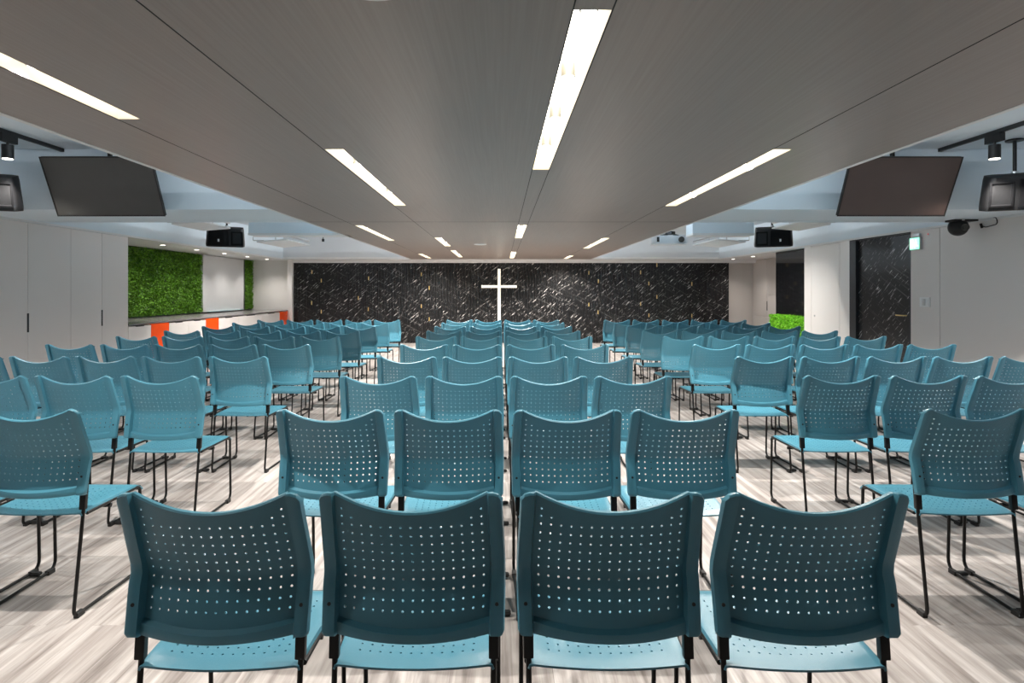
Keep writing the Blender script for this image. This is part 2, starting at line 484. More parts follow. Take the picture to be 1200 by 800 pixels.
# fluted marble wall
bm = bmesh.new()
xl, xr_, zt = -5.60, 6.14, 2.157
nr = 150; w = (xr_-xl)/nr
prof = []
for i in range(nr):
    x = xl + i*w
    prof += [(x, YB+0.014), (x+0.010, YB+0.014), (x+0.014, YB), (x+w-0.004, YB)]
prof.append((xr_, YB+0.014))
lo = [bm.verts.new((x, y, 0)) for x, y in prof]; hi = [bm.verts.new((x, y, zt)) for x, y in prof]
for i in range(len(prof)-1): bm.faces.new((lo[i], lo[i+1], hi[i+1], hi[i]))
b0 = [bm.verts.new((x, YB+0.2, z)) for x, z in ((xl, 0), (xr_, 0), (xr_, zt), (xl, zt))]
bm.faces.new((b0[1], b0[0], b0[3], b0[2])); bm.faces.new((lo[0], hi[0], b0[3], b0[0])); bm.faces.new((lo[-1], b0[1], b0[2], hi[-1]))
bm.faces.new(hi + [b0[2], b0[3]]); bm.faces.new(list(reversed(lo)) + [b0[0], b0[1]])
wb = struct(finish(bm, 'wall_front', 'marble'), 'black white-flecked fluted marble wall behind the cross')
inl = [(365.6, 318.6), (376.6, 328.7), (432, 326), (365.3, 354.8), (376.6, 365), (420, 349), (431.7, 362), (493.8, 321.2), (503, 337.3), (493.8, 358.5), (503, 373.7),
       (690, 319.5), (701.2, 329.3), (690, 356.8), (700.8, 365.7), (750.6, 319), (760.3, 332), (769.7, 309.8), (750.6, 356), (760.3, 369.3), (769.7, 347.7), (810.6, 332.5), (810.6, 369.8)]
bz = bmesh.new(); add_box(bz, -0.013, 0.013, -0.012, 0.0, -0.05, 0.05)
inlo = finish(bz, 'brass_inlay', 'brass', wb, bevel=0.003)
for i, (px, py) in enumerate(inl):
    o = inlo if i == 0 else inlo.copy()
    if i: C.objects.link(o)
    o.location = ((px-VX)/F*YB, YB, min(H - (py-VY)/F*YB, 2.10))
    o['label'] = 'small brass inlay'
# white band above marble, header and ceiling strip
struct(box('trim_1', 'white_trim', -5.72, 6.9, YB-0.03, YB+0.2, 2.157, ZS+0.02), 'white band above the marble wall')
struct(box('ceiling_strip', 'white_trim', -5.72, XW, 15.68, YB-0.03, ZS, ZS+0.05))
struct(box('wall_header', 'grey_blue', -XW, XW, 15.68, 15.90, ZS+0.05, ZC), 'light grey wall above the marble')
# pier and end walls
struct(box('wall_pier', 'wall', -5.72, -5.60, 16.0, 16.5, 0, ZS), 'white pier beside the marble wall')
struct(box('wall_end_moss_side', 'wall', -7.0, -5.72, 16.3, 16.45, 0, ZS))
struct(box('wall_end_exit_side', 'beige_lam', 6.14, 7.05, 16.3, 16.45, 0, ZS))
struct(box('wall_recess_exit_side', 'beige_lam', 6.89, 7.05, 12.95, 16.3, 0, ZS), 'cream recess wall beside the marble')
# side upper soffits (with trims)
for s, nm in ((-1, 'left'), (1, 'right')):
    a, b_ = sorted((s*XW, s*7.1))
    struct(box('wall_soffit_' + nm, 'grey_blue' if 0 else 'blue', a, b_, Y0, 16.3, ZS, ZC), 'pale blue soffit above the side wall')
    a, b_ = sorted((s*(XW-0.025), s*(XW+0.01)))
    struct(box('trim_2' if s < 0 else 'trim_3', 'white_trim', a, b_, Y0, 15.68, ZS-0.012, ZS+0.014), 'white shadow-line trim along the side wall')
# recess ceilings
struct(box('ceiling_recess_moss_side', 'white_trim', -7.0, -XW, 9.16, 16.3, ZS-0.004, ZS+0.0005))
struct(box('ceiling_recess_exit_side', 'white_trim', XW, 7.0, 12.95, 16.3, ZS-0.004, ZS+0.0005))
struct(box('wall_left', 'wall', -7.15, -6.85, 9.1, 16.3, 0, ZS), 'white wall behind the counter')
struct(box('wall_left_near', 'laminate', -7.15, -XW, Y0, 4.97, 0, ZS))

# tall cabinets in the left wall
def tall_unit(ys, label):
    t = tag(empty('tall_cabinet', (-XW, (ys[0]+ys[-1])/2, 0)), label, 'cabinet', 'tall grey cabinets')
    lx = 0; c = t.location.y
    o = box('carcass', 'laminate', -0.60, -0.022, ys[0]-c, ys[-1]-c, 0.0, ZS-0.002, t)
    for i, (a, b_) in enumerate(zip(ys, ys[1:])):
        d = box('door', 'laminate', -0.022, 0.0, a-c+0.003, b_-c-0.003, 0.05, ZS-0.014, t, bevel=0.0015)
        if i == 0: hy = b_-c
    hy = ys[1]-c
    box('door_handle', 'black', -0.012, 0.004, hy-0.014, hy+0.014, 0.90, 1.13, t, bevel=0.003)
    return t
tall_unit([5.0, 5.75, 6.5], 'grey flush-door tall cabinet, nearest of the row, cut by the frame edge')
tall_unit([6.5, 7.22, 7.94], 'grey flush-door tall cabinet between the other two tall cabinets')
tall_unit([7.94, 8.56, 9.16], 'grey flush-door tall cabinet beside the green moss wall')
struct(box('wall_jamb', 'laminate', -7.15, -6.32, 9.0, 9.16, 0, ZS))

# counter and base units
ctop = empty('counter_top', (-6.285, 12.6, 0.89))
tag(ctop, 'long grey stone counter top below the moss wall', 'worktop')
box('slab', 'counter', -0.565, 0.575, -3.44, 3.70, -0.022, 0.0, ctop, bevel=0.002)
mods = [(9.165, 9.76, 'white_lam', 'white base cabinet next to the tall grey cabinets'),
        (9.76, 10.29, 'orange', 'orange base cabinet under the near half of the moss wall'),
        (10.29, 10.93, 'white_lam', 'white base cabinet just past the nearest orange one'),
        (10.93, 11.57, 'white_lam', 'white base cabinet just before the middle orange one'),
        (11.57, 12.10, 'orange', 'orange base cabinet in the middle of the counter run'),
        (12.10, 13.00, 'white_lam', 'white base cabinet just past the middle orange one'),
        (13.00, 14.30, 'white_lam', 'widest white base cabinet under the white board'),
        (14.30, 15.43, 'white_lam', 'white base cabinet just before the farthest orange one'),
        (15.43, 15.98, 'orange', 'orange base cabinet at the marble-wall end of the counter')]
for a, b_, m, lb in mods:
    t = tag(empty('base_cabinet', (-XW, (a+b_)/2, 0)), lb, 'cabinet', 'base cabinets under the counter')
    hw = (b_-a)/2
    box('carcass', m, -0.56, -0.02, -hw, hw, 0.08, 0.852, t)
    box('plinth', 'dark_frame', -0.52, -0.05, -hw, hw, 0.0, 0.08, t)
    d = box('door', m, -0.02, 0.0, -hw+0.002, hw-0.002, 0.09, 0.862 if m == 'orange' else 0.846, t, bevel=0.0015)
    if m != 'orange':
        box('grip_slot', 'dark_frame', -0.012, 0.002, -hw*0.35, hw*0.35, 0.838, 0.853, d)

def leaves(name, m, boxes, n, size, parent, face, depth):
    """loose small leaves scattered in a slab; face = outward direction(s)"""
    bm = bmesh.new()
    for _ in range(n):
        x0, x1, y0, y1, z0, z1 = random.choices(boxes, weights=[max(1e-4, (q[1]-q[0]+0.02)*(q[3]-q[2]+0.02)*(q[5]-q[4]+0.02)) for q in boxes])[0]
        p = Vector((random.uniform(x0, x1), random.uniform(y0, y1), random.uniform(z0, z1)))
        s = size*random.uniform(0.7, 1.3)
        R = Matrix.Rotation(random.uniform(0, 2*PI), 3, 'Z') @ Matrix.Rotation(random.uniform(0.2, 1.5), 3, 'X') @ Matrix.Rotation(random.uniform(0, 2*PI), 3, 'Z')
        q = [Vector((-0.5, 0, 0)), Vector((0, -0.32, 0.06)), Vector((0.6, 0, 0)), Vector((0, 0.32, 0.06))]
        vs = [bm.verts.new(p + R @ (v*s)) for v in q]
        bm.faces.new((vs[0], vs[1], vs[2])); bm.faces.new((vs[0], vs[2], vs[3]))
    return finish(bm, name, m, parent)
mw = tag(empty('moss_wall', (-6.80, 11.35, 0.9)), 'large green artificial moss wall panel above the counter', 'green wall', 'green wall panels')
box('backing_board', 'leaf_dark', -0.045, 0.0, -2.17, 2.15, 0.0, 1.325, mw)
leaves('leaves', 'moss', [(0.0, 0.055, -2.17, 2.15, 0.03, 1.315)], 24000, 0.042, mw, None, None)
ms = tag(empty('moss_wall', (-6.80, 15.98, 0.9)), 'narrow green moss strip between the white board and the end wall', 'green wall', 'green wall panels')
box('backing_board', 'leaf_dark', -0.045, 0.0, -0.30, 0.31, 0.0, 1.325, ms)
leaves('leaves', 'moss', [(0.0, 0.05, -0.28, 0.29, 0.03, 1.315)], 3600, 0.042, ms, None, None)
wbd = tag(empty('white_board', (-6.76, 14.58, 0.9)), 'tall glossy white board between the two moss panels', 'whiteboard')
box('board', 'board', -0.03, 0.02, -1.07, 1.06, 0.02, 1.32, wbd, bevel=0.003)
box('edge_strip', 'dark_frame', -0.03, 0.03, 1.06, 1.10, 0.02, 1.32, wbd)
box('ledge', 'clear_edge', 0.02, 0.10, -0.9, 0.9, 0.02, 0.035, wbd, bevel=0.002)

# ------------------------------------------------------------------ right side
def yx(px, x): return x*F/abs(px-VX)
struct(box('wall_right', 'laminate', XW, 7.1, Y0, 7.785, 0, ZS), 'grey panelled wall near the exit')
struct(box('wall_right_panel', 'laminate', XW, 7.1, 7.793, 8.34, 0, ZS), 'grey wall panel carrying the exit sign and switches')
struct(box('trim_4', 'seam', XW+0.01, 7.1, 7.785, 7.793, 0, ZS))
dr = struct(box('door_1', 'marble_side', XW+0.05, XW+0.10, 8.37, 9.64, 0.0, ZS-0.03), 'black flecked marble door under the exit sign')
struct(box('door_frame', 'dark_frame', XW, XW+0.12, 9.64, 9.81, 0, ZS))
struct(box('door_frame_near', 'dark_frame', XW-0.004, XW+0.12, 8.34, 8.37, 0, ZS))
struct(box('door_frame_head', 'dark_frame', XW, XW+0.12, 8.37, 9.64, ZS-0.03, ZS))
struct(box('wall_behind_door', 'wall', XW+0.12, 7.1, 8.34, 9.81, 0, ZS))
bm = bmesh.new(); add_tube(bm, fillet([(XW+0.05, 8.50, 1.05), (XW+0.0, 8.50, 1.05), (XW-0.0, 8.66, 1.05)], [0.01], 3), 0.009, 8)
h = finish(bm, 'door_handle', 'brass', dr, smooth=40); h['label'] = 'copper coloured lever handle'
# white flush door beyond
struct(box('wall_right_far', 'wall', XW+0.02, 7.1, 9.81, 11.27, 0, ZS), 'white wall around the flush white door')
d2 = struct(box('door_2', 'wall', XW, XW+0.021, 10.10, 11.01, 0.01, ZS-0.03), 'flush white door')
struct(box('wall_right_stile', 'wall', XW, XW+0.02, 11.018, 11.27, 0, ZS))
struct(box('wall_right_stile_near', 'wall', XW, XW+0.02, 9.81, 10.09, 0, ZS))
bm = bmesh.new(); add_cyl(bm, (XW+0.0, 10.90, 0.95), (XW-0.008, 10.90, 0.95), 0.016, seg=14); finish(bm, 'door_knob', 'metal', d2, smooth=40)
# black glass booth
gb = struct(box('window_1', 'glass_black', 5.95, 5.975, 11.27, 12.94, 0.0, ZS-0.002), 'black glass wall of the booth behind the hedge')
struct(box('wall_booth', 'dark_frame', 5.975, 7.1, 11.27, 12.95, 0, ZS))
# cream cupboards in the recess
t = tag(empty('wall_cupboard', (6.89, 14.6, 0)), 'cream built-in cupboard in the recess beside the black glass', 'cupboard')
box('carcass', 'beige_lam', -0.02, -0.0, -1.6, 1.68, 0.0, ZS-0.006, t)
for (a, b_, z0, z1) in ((-1.6, 0.79, 0.0, 0.73), (-1.6, 0.79, 0.736, 1.30), (-1.6, 0.79, 1.306, ZS-0.02), (0.80, 1.66, 0.0, 0.73), (0.80, 1.66, 0.736, ZS-0.02)):
    box('door', 'beige_lam', -0.038, -0.02, a, b_, z0+0.003, z1-0.003, t, bevel=0.001)
box('door_handle', 'black', -0.045, -0.036, 0.77, 0.81, 0.90, 1.14, t, bevel=0.003)
# hedge in front of the glass
hb = tag(empty('hedge_planter', (5.76, 11.32, 0)), 'bright green artificial hedge in a low planter before the black glass', 'planter')
box('planter', 'white_lam', 0.01, 0.18, 0.02, 1.50, 0.0, 0.35, hb, bevel=0.004)
box('hedge_core', 'leaf_dark', 0.03, 0.16, 0.05, 1.50, 0.35, 0.86, hb)
leaves('foliage', 'hedge', [(0.0, 0.03, 0.0, 1.52, 0.33, 0.9), (0.0, 0.18, 0.0, 0.04, 0.33, 0.9), (0.0, 0.18, 0.0, 1.52, 0.86, 0.90)], 7500, 0.042, hb, None, None)

# exit sign
ex = tag(empty('exit_sign', (XW-0.0, 8.215, 2.05)), 'glowing green exit sign on the grey wall beside the marble door', 'sign')
box('housing', 'metal', -0.035, 0.0, -0.10, 0.10, -0.085, 0.085, ex, bevel=0.003)
sf = box('face_plate', 'exit', -0.040, -0.035, -0.092, 0.092, -0.078, 0.078, ex)
bm = bmesh.new()
add_box(bm, -0.042, -0.040, 0.02, 0.075, -0.06, 0.06)
# running figure leaving through the doorway
add_cyl(bm, (-0.042, -0.03, 0.045), (-0.040, -0.03, 0.045), 0.013, seg=12)
for p in (((-0.025, 0.03), (-0.035, -0.01)), ((-0.035, -0.01), (-0.010, -0.03)), ((-0.010, -0.03), (-0.015, -0.06)), ((-0.035, -0.01), (-0.055, -0.035)), ((-0.055, -0.035), (-0.08, -0.03)), ((-0.028, 0.022), (-0.002, 0.008)), ((-0.028, 0.022), (-0.055, 0.01))):
    add_tube(bm, [(-0.041, p[0][0], p[0][1]), (-0.041, p[1][0], p[1][1])], 0.005, 6)
finish(bm, 'pictogram', 'exit_mark', sf)
box('mounting_bracket', 'metal', -0.03, -0.005, -0.08, 0.05, 0.085, 0.135, ex, bevel=0.002)
el = tag(empty('emergency_light', (XW+0.003, 7.99, 2.16)), 'tiny red indicator light on the wall beside the exit sign', 'light')
bm = bmesh.new(); add_cyl(bm, (0, 0, 0), (-0.012, 0, 0), 0.014, seg=12); finish(bm, 'base', 'white_trim', el, smooth=40)
bm = bmesh.new(); add_cyl(bm, (-0.012, 0, 0), (-0.018, 0, 0), 0.010, 0.006, seg=12); finish(bm, 'lens', 'red_led', el, smooth=40)
sw = tag(empty('light_switch', (XW, 8.055, 1.25)), 'white light switch plate with rockers on the grey wall', 'switch')
box('plate', 'badge', -0.012, 0.0, -0.095, 0.095, -0.065, 0.065, sw, bevel=0.003)
for i, yy in enumerate((-0.055, 0.0, 0.055)):
    box('rocker', 'badge' if i != 1 else 'metal', -0.018, -0.012, yy-0.017, yy+0.017, -0.045, 0.045, sw, bevel=0.002)

# ------------------------------------------------------------------ cross beams and ducts
for s, nm in ((-1, 'left'), (1, 'right')):
    a, b_ = sorted((s*2.30, s*XW))
    struct(box('beam_' + nm, 'blue', a, b_, 6.235, 7.24, ZS+0.012, ZC), 'pale blue ceiling beam')
    struct(box('beam_lip_' + nm, 'blue', a, b_, 7.26, 7.42, ZS+0.012, ZC))
    struct(box('beam_back_' + nm, 'blue', a, b_, 7.24, 7.26, ZS+0.03, ZC))
    a, b_ = sorted((s*(2.30 if s < 0 else 2.88), s*3.80))
    struct(box('beam_duct_' + nm, 'blue', a, b_, 8.98, 9.30, ZS+0.03, ZC), 'pale blue dropped duct box')
    struct(box('trim_5' if s < 0 else 'trim_6', 'white_trim', a-0.002, b_+0.002, 8.965, 9.31, ZS, ZS+0.03), 'white lip under the dropped duct')

# ------------------------------------------------------------------ canopy with its light slots
HP = 0.84
CX0, CX1, CY0, CY1 = -2.82*HP, 2.80*HP, Y0, 15.68
def yy(py): return HP*F/(VY-py)
slots = [  # x0, x1, y0, y1, label
    (-2.228*HP, -2.10*HP, 0.55, 2.92, 'long recessed light slot near the screen on the cabinet side'),
    (-2.234*HP, -2.11*HP, 7.64, 9.97, 'recessed light slot at the canopy edge, past the long joint on the cabinet side'),
    (-2.25*HP, -2.12*HP, 13.5, 15.3, 'farthest recessed light slot at the cabinet-side canopy edge'),
    (-1.245*HP, -1.113*HP, 3.54, 5.88, 'nearest recessed light slot of the cabinet-side inner line'),
    (-1.255*HP, -1.12*HP, 9.38, 11.20, 'second recessed light slot of the cabinet-side inner line'),
    (-1.26*HP, -1.13*HP, 12.33, 14.8, 'last recessed light slot of the cabinet-side inner line'),
    (0.257*HP, 0.395*HP, 1.785, 4.135, 'large bright recessed light slot in the centre strip with lamp heads'),
    (0.257*HP, 0.395*HP, 7.6, 9.5, 'second recessed light slot in the centre strip'),
    (0.257*HP, 0.395*HP, 12.8, 15.3, 'recessed light slot in the centre strip next to the marble wall'),
    (1.922*HP, 2.052*HP, 3.54, 5.90, 'long nearest recessed light slot on the exit side'),
    (1.915*HP, 2.05*HP, 9.45, 11.8, 'second recessed light slot on the exit side'),
    (1.915*HP, 2.05*HP, 14.1, 15.5, 'recessed light slot on the exit side next to the marble wall')]
bm = bmesh.new()
xs = sorted({CX0, CX1} | {round(s[0], 5) for s in slots} | {round(s[1], 5) for s in slots})
ys = sorted({CY0, CY1} | {s[2] for s in slots} | {s[3] for s in slots})
slr = [(round(s[0], 5), round(s[1], 5), s[2], s[3]) for s in slots]
vt = {}
def gv(x, y, z):
    k = (round(x, 5), round(y, 4), z)
    if k not in vt: vt[k] = bm.verts.new((x, y, z))
    return vt[k]
for x0, x1 in zip(xs, xs[1:]):
    for y0, y1 in zip(ys, ys[1:]):
        cx, cy = (x0+x1)/2, (y0+y1)/2
        if any(a < cx < b and c < cy < d for a, b, c, d in slr): continue
        bm.faces.new((gv(x0, y0, ZS), gv(x0, y1, ZS), gv(x1, y1, ZS), gv(x1, y0, ZS)))
        bm.faces.new((gv(x0, y0, ZS+0.02), gv(x1, y0, ZS+0.02), gv(x1, y1, ZS+0.02), gv(x0, y1, ZS+0.02)))
for e in [e for e in bm.edges if e.is_boundary and abs(e.verts[0].co.z-ZS) < 1e-4]:
    a, b_ = e.verts
    bm.faces.new((a, b_, gv(b_.co.x, b_.co.y, ZS+0.02), gv(a.co.x, a.co.y, ZS+0.02)))
cn = struct(finish(bm, 'ceiling_canopy', 'canopy'), 'taupe brushed dropped ceiling over the centre seating')
struct(box('ceiling_canopy_top', 'canopy', CX0+0.03, CX1-0.03, CY0, CY1, ZS+0.17, ZS+0.19))
for s, a in ((-1, CX0), (1, CX1)):
    struct(box('trim_7' if s < 0 else 'trim_8', 'white_trim', a-0.016, a+0.016, CY0, CY1, ZS+0.003-0.006, ZS+0.19), 'thin white edge of the canopy')
def seam(x0, x1, y0, y1):
    struct(box('trim_9', 'seam', x0, x1, y0, y1, ZS-0.0012, ZS+0.001))
sw_ = 0.0045
for (r, brk) in ((-2.230, [(0.55, 2.92), (7.64, 9.97), (13.5, 15.3)]), (-1.252, [(3.54, 5.88), (9.38, 11.2), (12.33, 14.8)]), (1.918, [(3.54, 5.9), (9.45, 11.8), (14.1, 15.5)])):
    seam(r*HP-sw_, r*HP, CY0, CY1)
for r in (0.2555, 0.3965): seam(r*HP-sw_/2, r*HP+sw_/2, CY0, CY1)
seam(CX0, CX1, 7.245, 7.252)
for (x0, x1, y0, y1, lb) in slots:
    t = tag(empty('recessed_light', ((x0+x1)/2, (y0+y1)/2, ZS)), lb, 'ceiling light', 'recessed light slots in the canopy')
    hw, hl = (x1-x0)/2, (y1-y0)/2
    bm = bmesh.new(); hz = 0.13; e = 0.0005
    v = [bm.verts.new(p) for p in ((-hw+e, -hl+e, 0.001), (hw-e, -hl+e, 0.001), (hw-e, hl-e, 0.001), (-hw+e, hl-e, 0.001), (-hw+e, -hl+e, hz), (hw-e, -hl+e, hz), (hw-e, hl-e, hz), (-hw+e, hl-e, hz))]
    for f in ((0, 1, 5, 4), (1, 2, 6, 5), (2, 3, 7, 6), (3, 0, 4, 7), (4, 5, 6, 7)): bm.faces.new([v[i] for i in f])
    finish(bm, 'housing', 'trough', t)
    box('diffuser', 'led', -hw+0.006, hw-0.006, -hl+0.02, hl-0.02, hz-0.02, hz-0.012, t)
    n = 4 if abs(y0-1.785) < 1e-3 else 2
    for k in range(n):
        py = -hl + (k+0.5)*2*hl/n if not (abs(y0-1.785) < 1e-3) else (0.08 + k*0.58 - hl)
        bm = bmesh.new()
        add_cyl(bm, (0, py, 0.035), (0, py, hz-0.02), 0.030, 0.030, seg=16)
        hd = finish(bm, 'lamp_head', 'metal', t, smooth=40)
        bm = bmesh.new(); add_cyl(bm, (0, py, 0.031), (0, py, 0.035), 0.024, seg=16)
        finish(bm, 'lens', 'lens', hd, smooth=40)
        L = bpy.data.lights.new('lamp_beam', 'SPOT'); L.energy = (195 if n == 2 else 60)*(0.85 if y0 > 11 else 1.0)*(1.2 if abs(x0) > 1.5 else 1.0)*((0.12 if k == 0 else 0.8) if y0 < 1 else 1.0); L.spot_size = math.radians(150 if abs(x0) > 1.5 else 120); L.spot_blend = 0.6
        L.shadow_soft_size = 0.016; L.color = (1.0, 0.94, 0.87)
        lo_ = bpy.data.objects.new('lamp_beam', L); C.objects.link(lo_); lo_.location = ((x0+x1)/2, (y0+y1)/2+py, ZS+0.012)
# round ceiling speakers
for (x, y, lb) in ((-0.355, 1.61, 'round ceiling speaker near the top edge of the view'), (-0.375, 10.7, 'round ceiling speaker between the far light slots')):
    t = tag(empty('ceiling_speaker', (x, y, ZS)), 'white ' + lb, 'ceiling speaker', 'round ceiling speakers')
    bm = bmesh.new(); add_cyl(bm, (0, 0, -0.008), (0, 0, -0.0), 0.105, 0.112, seg=32); finish(bm, 'rim', 'white_trim', t, smooth=40)
    bm = bmesh.new(); add_cyl(bm, (0, 0, -0.013), (0, 0, -0.008), 0.078, 0.09, seg=32); finish(bm, 'grille_cover', 'white_trim', t, smooth=40)

# recess downlights
def downlight(x, y, lb, e=45):
    t = tag(empty('downlight', (x, y, ZS-0.004)), lb, 'ceiling light', 'small round downlights in the recesses')
    bm = bmesh.new(); add_cyl(bm, (0, 0, -0.006), (0, 0, 0.0), 0.055, 0.058, seg=20); finish(bm, 'rim', 'white_trim', t, smooth=40)
    bm = bmesh.new(); add_cyl(bm, (0, 0, -0.009), (0, 0, -0.006), 0.040, seg=20); finish(bm, 'lens', 'lens', t, smooth=40)
    L = bpy.data.lights.new('downlight_beam', 'SPOT'); L.energy = e; L.spot_size = math.radians(130); L.spot_blend = 0.8; L.shadow_soft_size = 0.04; L.color = (1.0, 0.93, 0.86)
    o = bpy.data.objects.new('downlight_beam', L); C.objects.link(o); o.location = (x, y, ZS-0.03)
for i, lb in enumerate(('nearest downlight above the counter, over the near half of the moss wall', 'second downlight above the counter from the tall cabinets', 'middle downlight of the five above the counter',
                        'second downlight above the counter from the end wall', 'downlight above the counter closest to the end wall')):
    downlight(-6.12, 10.8+1.2*i, 'small round ' + lb)
downlight(6.02, 15.5, 'small round downlight of the exit-side recess closest to the marble wall')
downlight(6.03, 14.3, 'small round downlight of the exit-side recess closer to the black glass')

# ------------------------------------------------------------------ the cross
cr = tag(empty('wall_cross', (-0.055, YB-0.03, 0.0)), 'tall slim glowing white cross on the black marble wall', 'cross')
bm = bmesh.new()
zt_, zb_, za0, za1, hw, hl = 1.995, 0.55, 1.487, 1.557, 0.040, 0.475
pts = [(-hw, zb_), (hw, zb_), (hw, za0), (hl, za0), (hl, za1), (hw, za1), (hw, zt_), (-hw, zt_), (-hw, za1), (-hl, za1), (-hl, za0), (-hw, za0)]
f0 = [bm.verts.new((x, -0.02, z)) for x, z in pts]; f1 = [bm.verts.new((x, 0.018, z)) for x, z in pts]
bm.faces.new(f0); bm.faces.new(list(reversed(f1)))
for i in range(12): bm.faces.new((f0[i], f0[(i+1) % 12], f1[(i+1) % 12], f1[i]))
finish(bm, 'cross_body', 'cross', cr)
box('wall_mount', 'dark_frame', -0.02, 0.02, 0.018, 0.045, 0.7, 1.9, cr)

# ------------------------------------------------------------------ hanging screens
def screen(s, lb):
    t = tag(empty('television', (s*3.975, 5.97, H+1.04)), lb, 'television', 'hanging televisions')
    piv = t
    a = math.atan2(0.25, 0.545)
    def tilt(bm):
        R = Matrix.Rotation(a, 4, 'X')
        bmesh.ops.transform(bm, matrix=R, verts=bm.verts)
    # tilt so the top leans toward -y
    bm = bmesh.new(); add_box(bm, -0.545, 0.545, 0.0, 0.035, -0.30, 0.30); tilt(bm); pn = finish(bm, 'casing', 'black', piv, bevel=0.004, smooth=30)
    bm = bmesh.new(); add_box(bm, -0.535, 0.535, -0.003, 0.0, -0.288, 0.292); tilt(bm); finish(bm, 'display', 'screen' if s < 0 else 'screen_warm_reflection', piv)
    bm = bmesh.new()
    add_box(bm, -0.549, 0.549, -0.005, 0.002, -0.304, -0.288); add_box(bm, -0.549, 0.549, -0.005, 0.002, 0.292, 0.302)
    add_box(bm, -0.549, -0.537, -0.005, 0.002, -0.304, 0.302); add_box(bm, 0.537, 0.549, -0.005, 0.002, -0.304, 0.302)
    tilt(bm); finish(bm, 'bezel', 'black_metal', piv)
    bm = bmesh.new(); add_box(bm, -0.25, 0.25, 0.035, 0.09, -0.15, 0.15); tilt(bm); finish(bm, 'mount_plate', 'black', piv, bevel=0.004, smooth=30)
    bm = bmesh.new(); add_cyl(bm, (0, 0.10, 0.05), (0, 0.10, ZC-(H+1.04)), 0.022, seg=14); finish(bm, 'ceiling_pole', 'black_metal', piv, smooth=40)
    bm = bmesh.new(); add_cyl(bm, (0, 0.10, ZC-(H+1.04)-0.02), (0, 0.10, ZC-(H+1.04)), 0.07, seg=20); finish(bm, 'ceiling_plate', 'black_metal', piv, smooth=40)
screen(-1, 'dark tilted television hanging before the beam on the cabinet side')
screen(1, 'dark tilted television hanging before the beam on the exit side')

# ------------------------------------------------------------------ loudspeakers
def speaker(x, y, s, lb):
    t = tag(empty('loudspeaker', (x, y, H+0.96)), lb, 'loudspeaker', 'black hanging loudspeakers')
    R = Matrix.Rotation(s*-0.42, 4, 'Z') @ Matrix.Rotation(math.radians(12), 4, 'X')
    def P(bm): bmesh.ops.transform(bm, matrix=R, verts=bm.verts)
    bm = bmesh.new()
    fr = [(-0.30, -0.17, -0.16), (0.30, -0.17, -0.16), (0.27, -0.17, 0.17), (-0.27, -0.17, 0.17)]
    mid = [(-0.325, -0.02, -0.17), (0.325, -0.02, -0.17), (0.30, -0.02, 0.19), (-0.30, -0.02, 0.19)]
    bk = [(-0.20, 0.20, -0.12), (0.20, 0.20, -0.12), (0.20, 0.20, 0.14), (-0.20, 0.20, 0.14)]
    rg = [[bm.verts.new(p) for p in q] for q in (fr, mid, bk)]
    for a, b_ in zip(rg, rg[1:]):
        for k in range(4): bm.faces.new((a[k], a[(k+1) % 4], b_[(k+1) % 4], b_[k]))
    bm.faces.new(rg[0]); bm.faces.new(rg[-1][::-1])
    P(bm); cab = finish(bm, 'cabinet', 'black', t, bevel=0.045, smooth=60)
    bm = bmesh.new()
    g = [(0.11*s-0.165, -0.185, -0.13), (0.11*s+0.165, -0.185, -0.13), (0.11*s+0.155, -0.185, 0.135), (0.11*s-0.155, -0.185, 0.135)]
    g2 = [(p[0], -0.165, p[2]) for p in g]
    a = [bm.verts.new(p) for p in g]; b_ = [bm.verts.new(p) for p in g2]
    bm.faces.new(a); bm.faces.new(b_[::-1])
    for k in range(4): bm.faces.new((a[k], a[(k+1) % 4], b_[(k+1) % 4], b_[k]))
    P(bm); gr = finish(bm, 'grille_cover', 'grille', t, bevel=0.008, smooth=45)
    bm = bmesh.new(); add_box(bm, 0.11*s-0.014, 0.11*s+0.014, -0.190, -0.184, -0.06, -0.015); P(bm); finish(bm, 'badge', 'badge', gr)
    # horn recess: a stepped funnel
    bm = bmesh.new()
    ring = []
    for (w_, h_, d) in ((0.095, 0.12, -0.180), (0.080, 0.105, -0.184), (0.045, 0.05, -0.100)):
        ring.append([bm.verts.new((-0.185*s + sx*w_, d, sz*h_)) for sx, sz in ((-1, -1), (1, -1), (1, 1), (-1, 1))])
    for a, b_ in zip(ring, ring[1:]):
        for k in range(4): bm.faces.new((a[k], a[(k+1) % 4], b_[(k+1) % 4], b_[k]))
    bm.faces.new(ring[-1])
    P(bm); finish(bm, 'horn', 'grille', t, smooth=30)
    bm = bmesh.new()
    add_cyl(bm, (0, 0.05, 0.15), (0, 0.05, ZC-(H+0.96)), 0.017, seg=12)
    finish(bm, 'hanging_pole', 'black_metal', t, smooth=40)
    bm = bmesh.new(); add_cyl(bm, (0, 0.05, 0.16), (0, 0.05, 0.21), 0.03, seg=12); finish(bm, 'swivel', 'metal', t, smooth=40)
    bm = bmesh.new(); add_cyl(bm, (0, 0.05, ZC-(H+0.96)-0.015), (0, 0.05, ZC-(H+0.96)), 0.075, seg=20); finish(bm, 'ceiling_plate', 'black_metal', t, smooth=40)
speaker(-5.03, 5.8, -1, 'large black loudspeaker cut by the frame edge beside the television, cabinet side')
speaker(5.03, 5.8, 1, 'large black loudspeaker cut by the frame edge beside the television, exit side')
speaker(-4.89, 10.6, -1, 'smaller-looking black loudspeaker hanging before the moss wall')
speaker(4.83, 10.6, 1, 'smaller-looking black loudspeaker hanging above the black glass')

